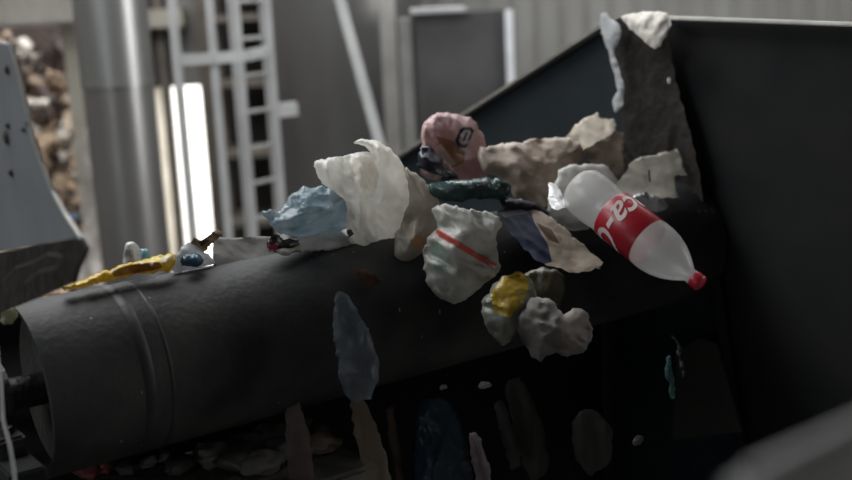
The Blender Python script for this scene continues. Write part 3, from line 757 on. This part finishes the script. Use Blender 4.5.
# tank, diagonal rail, post, cabinet
tk = empty('storage_tank', vert(345, 120, 8.8))
tag(tk, 'big dull steel tank behind the white bag, right of the ladder', 'tank')
column(350, 120, 9.0, .62, 0, 4.6, 'tank_shell', tank_m, 72, tk)
bm = bmesh.new(); a = P(332, -30, 6.6); b = P(384, 160, 6.6); add_beam(bm, a, b + (b - a) * 3.2, .058, .05, up=Vector((0, -1, 0)), bevel=.008)
tag(link('diagonal_brace', bm_me(bm), pale_paint, smooth=False), 'pale diagonal steel brace rising behind the white bag', 'brace')
bm = bmesh.new(); b = vert(391, 80, 8.0); add_box(bm, b + UP * 2, (.11, .1, 4), None, .008)
tag(link('support_post', bm_me(bm), surf('post_grey', (.27, .26, .24), (.33, .32, .3)), smooth=False), 'grey upright post between tank and steel cabinet', 'post', kind='thing')
cabm = surf('cabinet_steel', (.085, .083, .08), (.15, .15, .15), scale=1.6, rough=.38, metal=.5, bump=.03)
cb_ = empty('steel_cabinet', vert(455, 70, 7.5))
tag(cb_, 'dark steel cabinet with pale top edge and white corner strip behind the hood', 'cabinet')
ztop = P(455, 12, 7.5).z
c0 = vert(414, 60, 7.5); c1 = vert(508, 60, 7.5); cc = (c0 + c1) / 2
bm = bmesh.new(); add_box(bm, cc + Vector((0, .3, ztop / 2)), ((c1 - c0).length, .6, ztop), None, .01); link('body', bm_me(bm), cabm, cb_, smooth=False)
bm = bmesh.new(); add_box(bm, c0 + Vector((.17, .25, ztop + .015)), (.36, .66, .03), None, .005); link('top_edge', bm_me(bm), pale_paint, cb_, smooth=False)
bm = bmesh.new(); add_box(bm, Vector((c1.x + .012, c1.y - .03, ztop / 2 + .0)), (.05, .04, ztop), None, .004); link('corner_strip', bm_me(bm), surf('white_strip', (.6, .61, .64), (.7, .71, .74)), cb_, smooth=False)
bm = bmesh.new(); add_box(bm, Vector((c0.x - .05, c0.y + .2, ztop / 2)), (.08, .5, ztop - .06), None, .004); link('side_channel', bm_me(bm), surf('channel_grey', (.15, .148, .14), (.2, .195, .185)), cb_, smooth=False)

# ------------------------------------------------------------------ the hall
def box_struct(name, lo, hi, mat):
    bm = bmesh.new(); lo = Vector(lo); hi = Vector(hi); add_box(bm, (lo + hi) / 2, hi - lo)
    return struct(link(name, bm_me(bm), mat, smooth=False))
X0, X1, Y0, Y1, ZC = -5.5, 5.5, -3.2, 10.0, 5.6
box_struct('floor', (X0 - .2, Y0 - .2, -.2), (X1 + .2, Y1 + .2, 0), conc_m)
box_struct('ground', (X0 - 4, Y1 + .2, -.25), (X1 + 4, Y1 + 30, -.03), surf('pale_yard', (.7, .69, .66), (.8, .79, .76), scale=1, rough=.9))
box_struct('wall_right', (X1, Y0, 0), (X1 + .2, Y1, ZC), wall_m)
box_struct('wall_left', (X0 - .2, Y0, 0), (X0, Y1, ZC), wall_m)
box_struct('wall_front', (X0, Y0 - .2, 0), (X1, Y0, ZC), wall_m)
box_struct('ceiling', (X0 - .2, Y0 - .2, ZC), (X1 + .2, Y1 + .2, ZC + .2), surf('roof', (.12, .12, .12), (.16, .16, .16)))
# back wall with the bright openings
def bx(px, py=170):  # x of a pixel column on the back wall
    q = on_plane(px, py, Vector((0, Y1, 0)), Vector((0, 1, 0))); return q.x
def bz_(py, px=190): return on_plane(px, py, Vector((0, Y1, 0)), Vector((0, 1, 0))).z
xo0, xo1 = bx(150), bx(213); zo1 = bz_(86); zo0 = 0.0
bm = bmesh.new()
add_box(bm, Vector(((X0 + xo0) / 2, Y1 + .1, ZC / 2)), (xo0 - X0, .2, ZC))
add_box(bm, Vector(((X1 + xo1) / 2, Y1 + .1, ZC / 2)), (X1 - xo1, .2, ZC))
add_box(bm, Vector(((xo0 + xo1) / 2, Y1 + .1, (ZC + zo1) / 2)), (xo1 - xo0, .2, ZC - zo1))
struct(link('wall_back', bm_me(bm), wall_m, smooth=False))
# corrugation ribs of the cladding
bm = bmesh.new(); x = xo1 + .15
while x < X1:
    add_box(bm, Vector((x, Y1 - .015, ZC / 2)), (.05, .03, ZC), None, .01); x += .21
struct(link('trim_1', bm_me(bm), wall_m, smooth=False))
# jambs
for i, (px, w, m) in enumerate(((175.5, .07, brown_m), (221, .2, brown_m), (152, .05, brown_m))):
    bm = bmesh.new(); add_box(bm, Vector((bx(px), Y1 - .05, ZC / 2)), (w, .1, ZC)); struct(link('trim_%d' % (i + 2), bm_me(bm), m, smooth=False))
bm = bmesh.new(); xa_, xb_ = bx(153), bx(173); add_box(bm, Vector(((xa_ + xb_) / 2, Y1 + .04, zo1 / 2)), (xb_ - xa_, .01, zo1))  # translucent sheet added to mute the daylight in this bay
tag(link('bay_infill', bm_me(bm), film('backlit_beige_sheet', (.70, .67, .61), (.84, .81, .76), trans=.7, rough=.6, scale=3), smooth=False), 'added translucent beige curtain in the left bay of the bright opening', 'infill')
# dark racking behind the ladder
rk = empty('storage_rack', vert(230, 120, 9.2))
tag(rk, 'dark racking with brown uprights standing behind the ladder', 'rack')
xa, xb = vert(222, 120, 9.2).x, vert(284, 120, 9.2).x; yr = 9.2
bm = bmesh.new(); add_box(bm, Vector(((xa + xb) / 2, yr + .35, 2)), (xb - xa, .05, 4)); link('back_panel', bm_me(bm), dark_m, rk, smooth=False)
for x in (xa, xb):
    bm = bmesh.new(); add_box(bm, Vector((x, yr, 2)), (.09, .09, 4)); link('upright', bm_me(bm), brown_m, rk, smooth=False)
for zz in (.9, 1.45, 2.0, 2.5, 2.95):
    bm = bmesh.new(); add_box(bm, Vector(((xa + xb) / 2, yr, zz)), (xb - xa, .5, .05)); link('shelf', bm_me(bm), brown_m, rk, smooth=False)
# flat dark panel in place of a recess, upper left of the opening
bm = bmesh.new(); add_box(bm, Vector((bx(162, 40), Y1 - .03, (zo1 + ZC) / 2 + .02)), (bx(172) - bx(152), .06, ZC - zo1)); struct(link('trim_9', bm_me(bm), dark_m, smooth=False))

# ------------------------------------------------------------------ light
w = bpy.data.worlds.new('world'); SC.world = w; w.use_nodes = True
bg = w.node_tree.nodes['Background']; bg.inputs[0].default_value = (1.0, .98, .95, 1); bg.inputs[1].default_value = 2.2
def area(name, loc, aim, sx, sy, power, color):
    l = bpy.data.lights.new(name, 'AREA'); l.shape = 'RECTANGLE'; l.size = sx; l.size_y = sy; l.energy = power; l.color = color
    o = bpy.data.objects.new(name, l); COL.objects.link(o); o.location = loc
    o.rotation_euler = (Vector(aim) - Vector(loc)).to_track_quat('-Z', 'Y').to_euler()
area('skylight_belt', (-1.6, 4.0, 5.3), (-.2, 2.9, 1.7), 2.6, 2.6, 118, (.99, .99, .98))
area('fill_left', (-4.3, 1.2, 4.9), (-.9, 2.3, 1.8), 2.0, 2.0, 42, (.90, .96, 1))  # fill light added to brighten the side guard from the left
area('fill_right', (5.35, 4.2, 2.9), (-1.7, 6.0, 2.2), 3.0, 3.0, 100, (.98, .99, 1))  # unseen area light added for the highlight on the round column
area('fill_low_front', (-3.6, -1.8, 1.7), (-.5, 2.4, 1.5), 1.6, 1.2, 6.5, (.88, .95, 1))  # dim fill added to lift the ledge and the drum's lower front
area('skylight_back', (-1.0, 7.4, 5.4), (-1.0, 7.4, 0), 6, 2.2, 165, (.97, .985, 1))
area('skylight_right', (3.2, 6.8, 5.4), (2.6, 9, 1), 3, 2.2, 58, (.97, .985, 1))
SC.view_settings.view_transform = 'Standard'
SC.view_settings.look = 'None'
SC.view_settings.gamma = 1
SC.view_settings.use_curve_mapping = False
SC.view_settings.exposure = 1.0
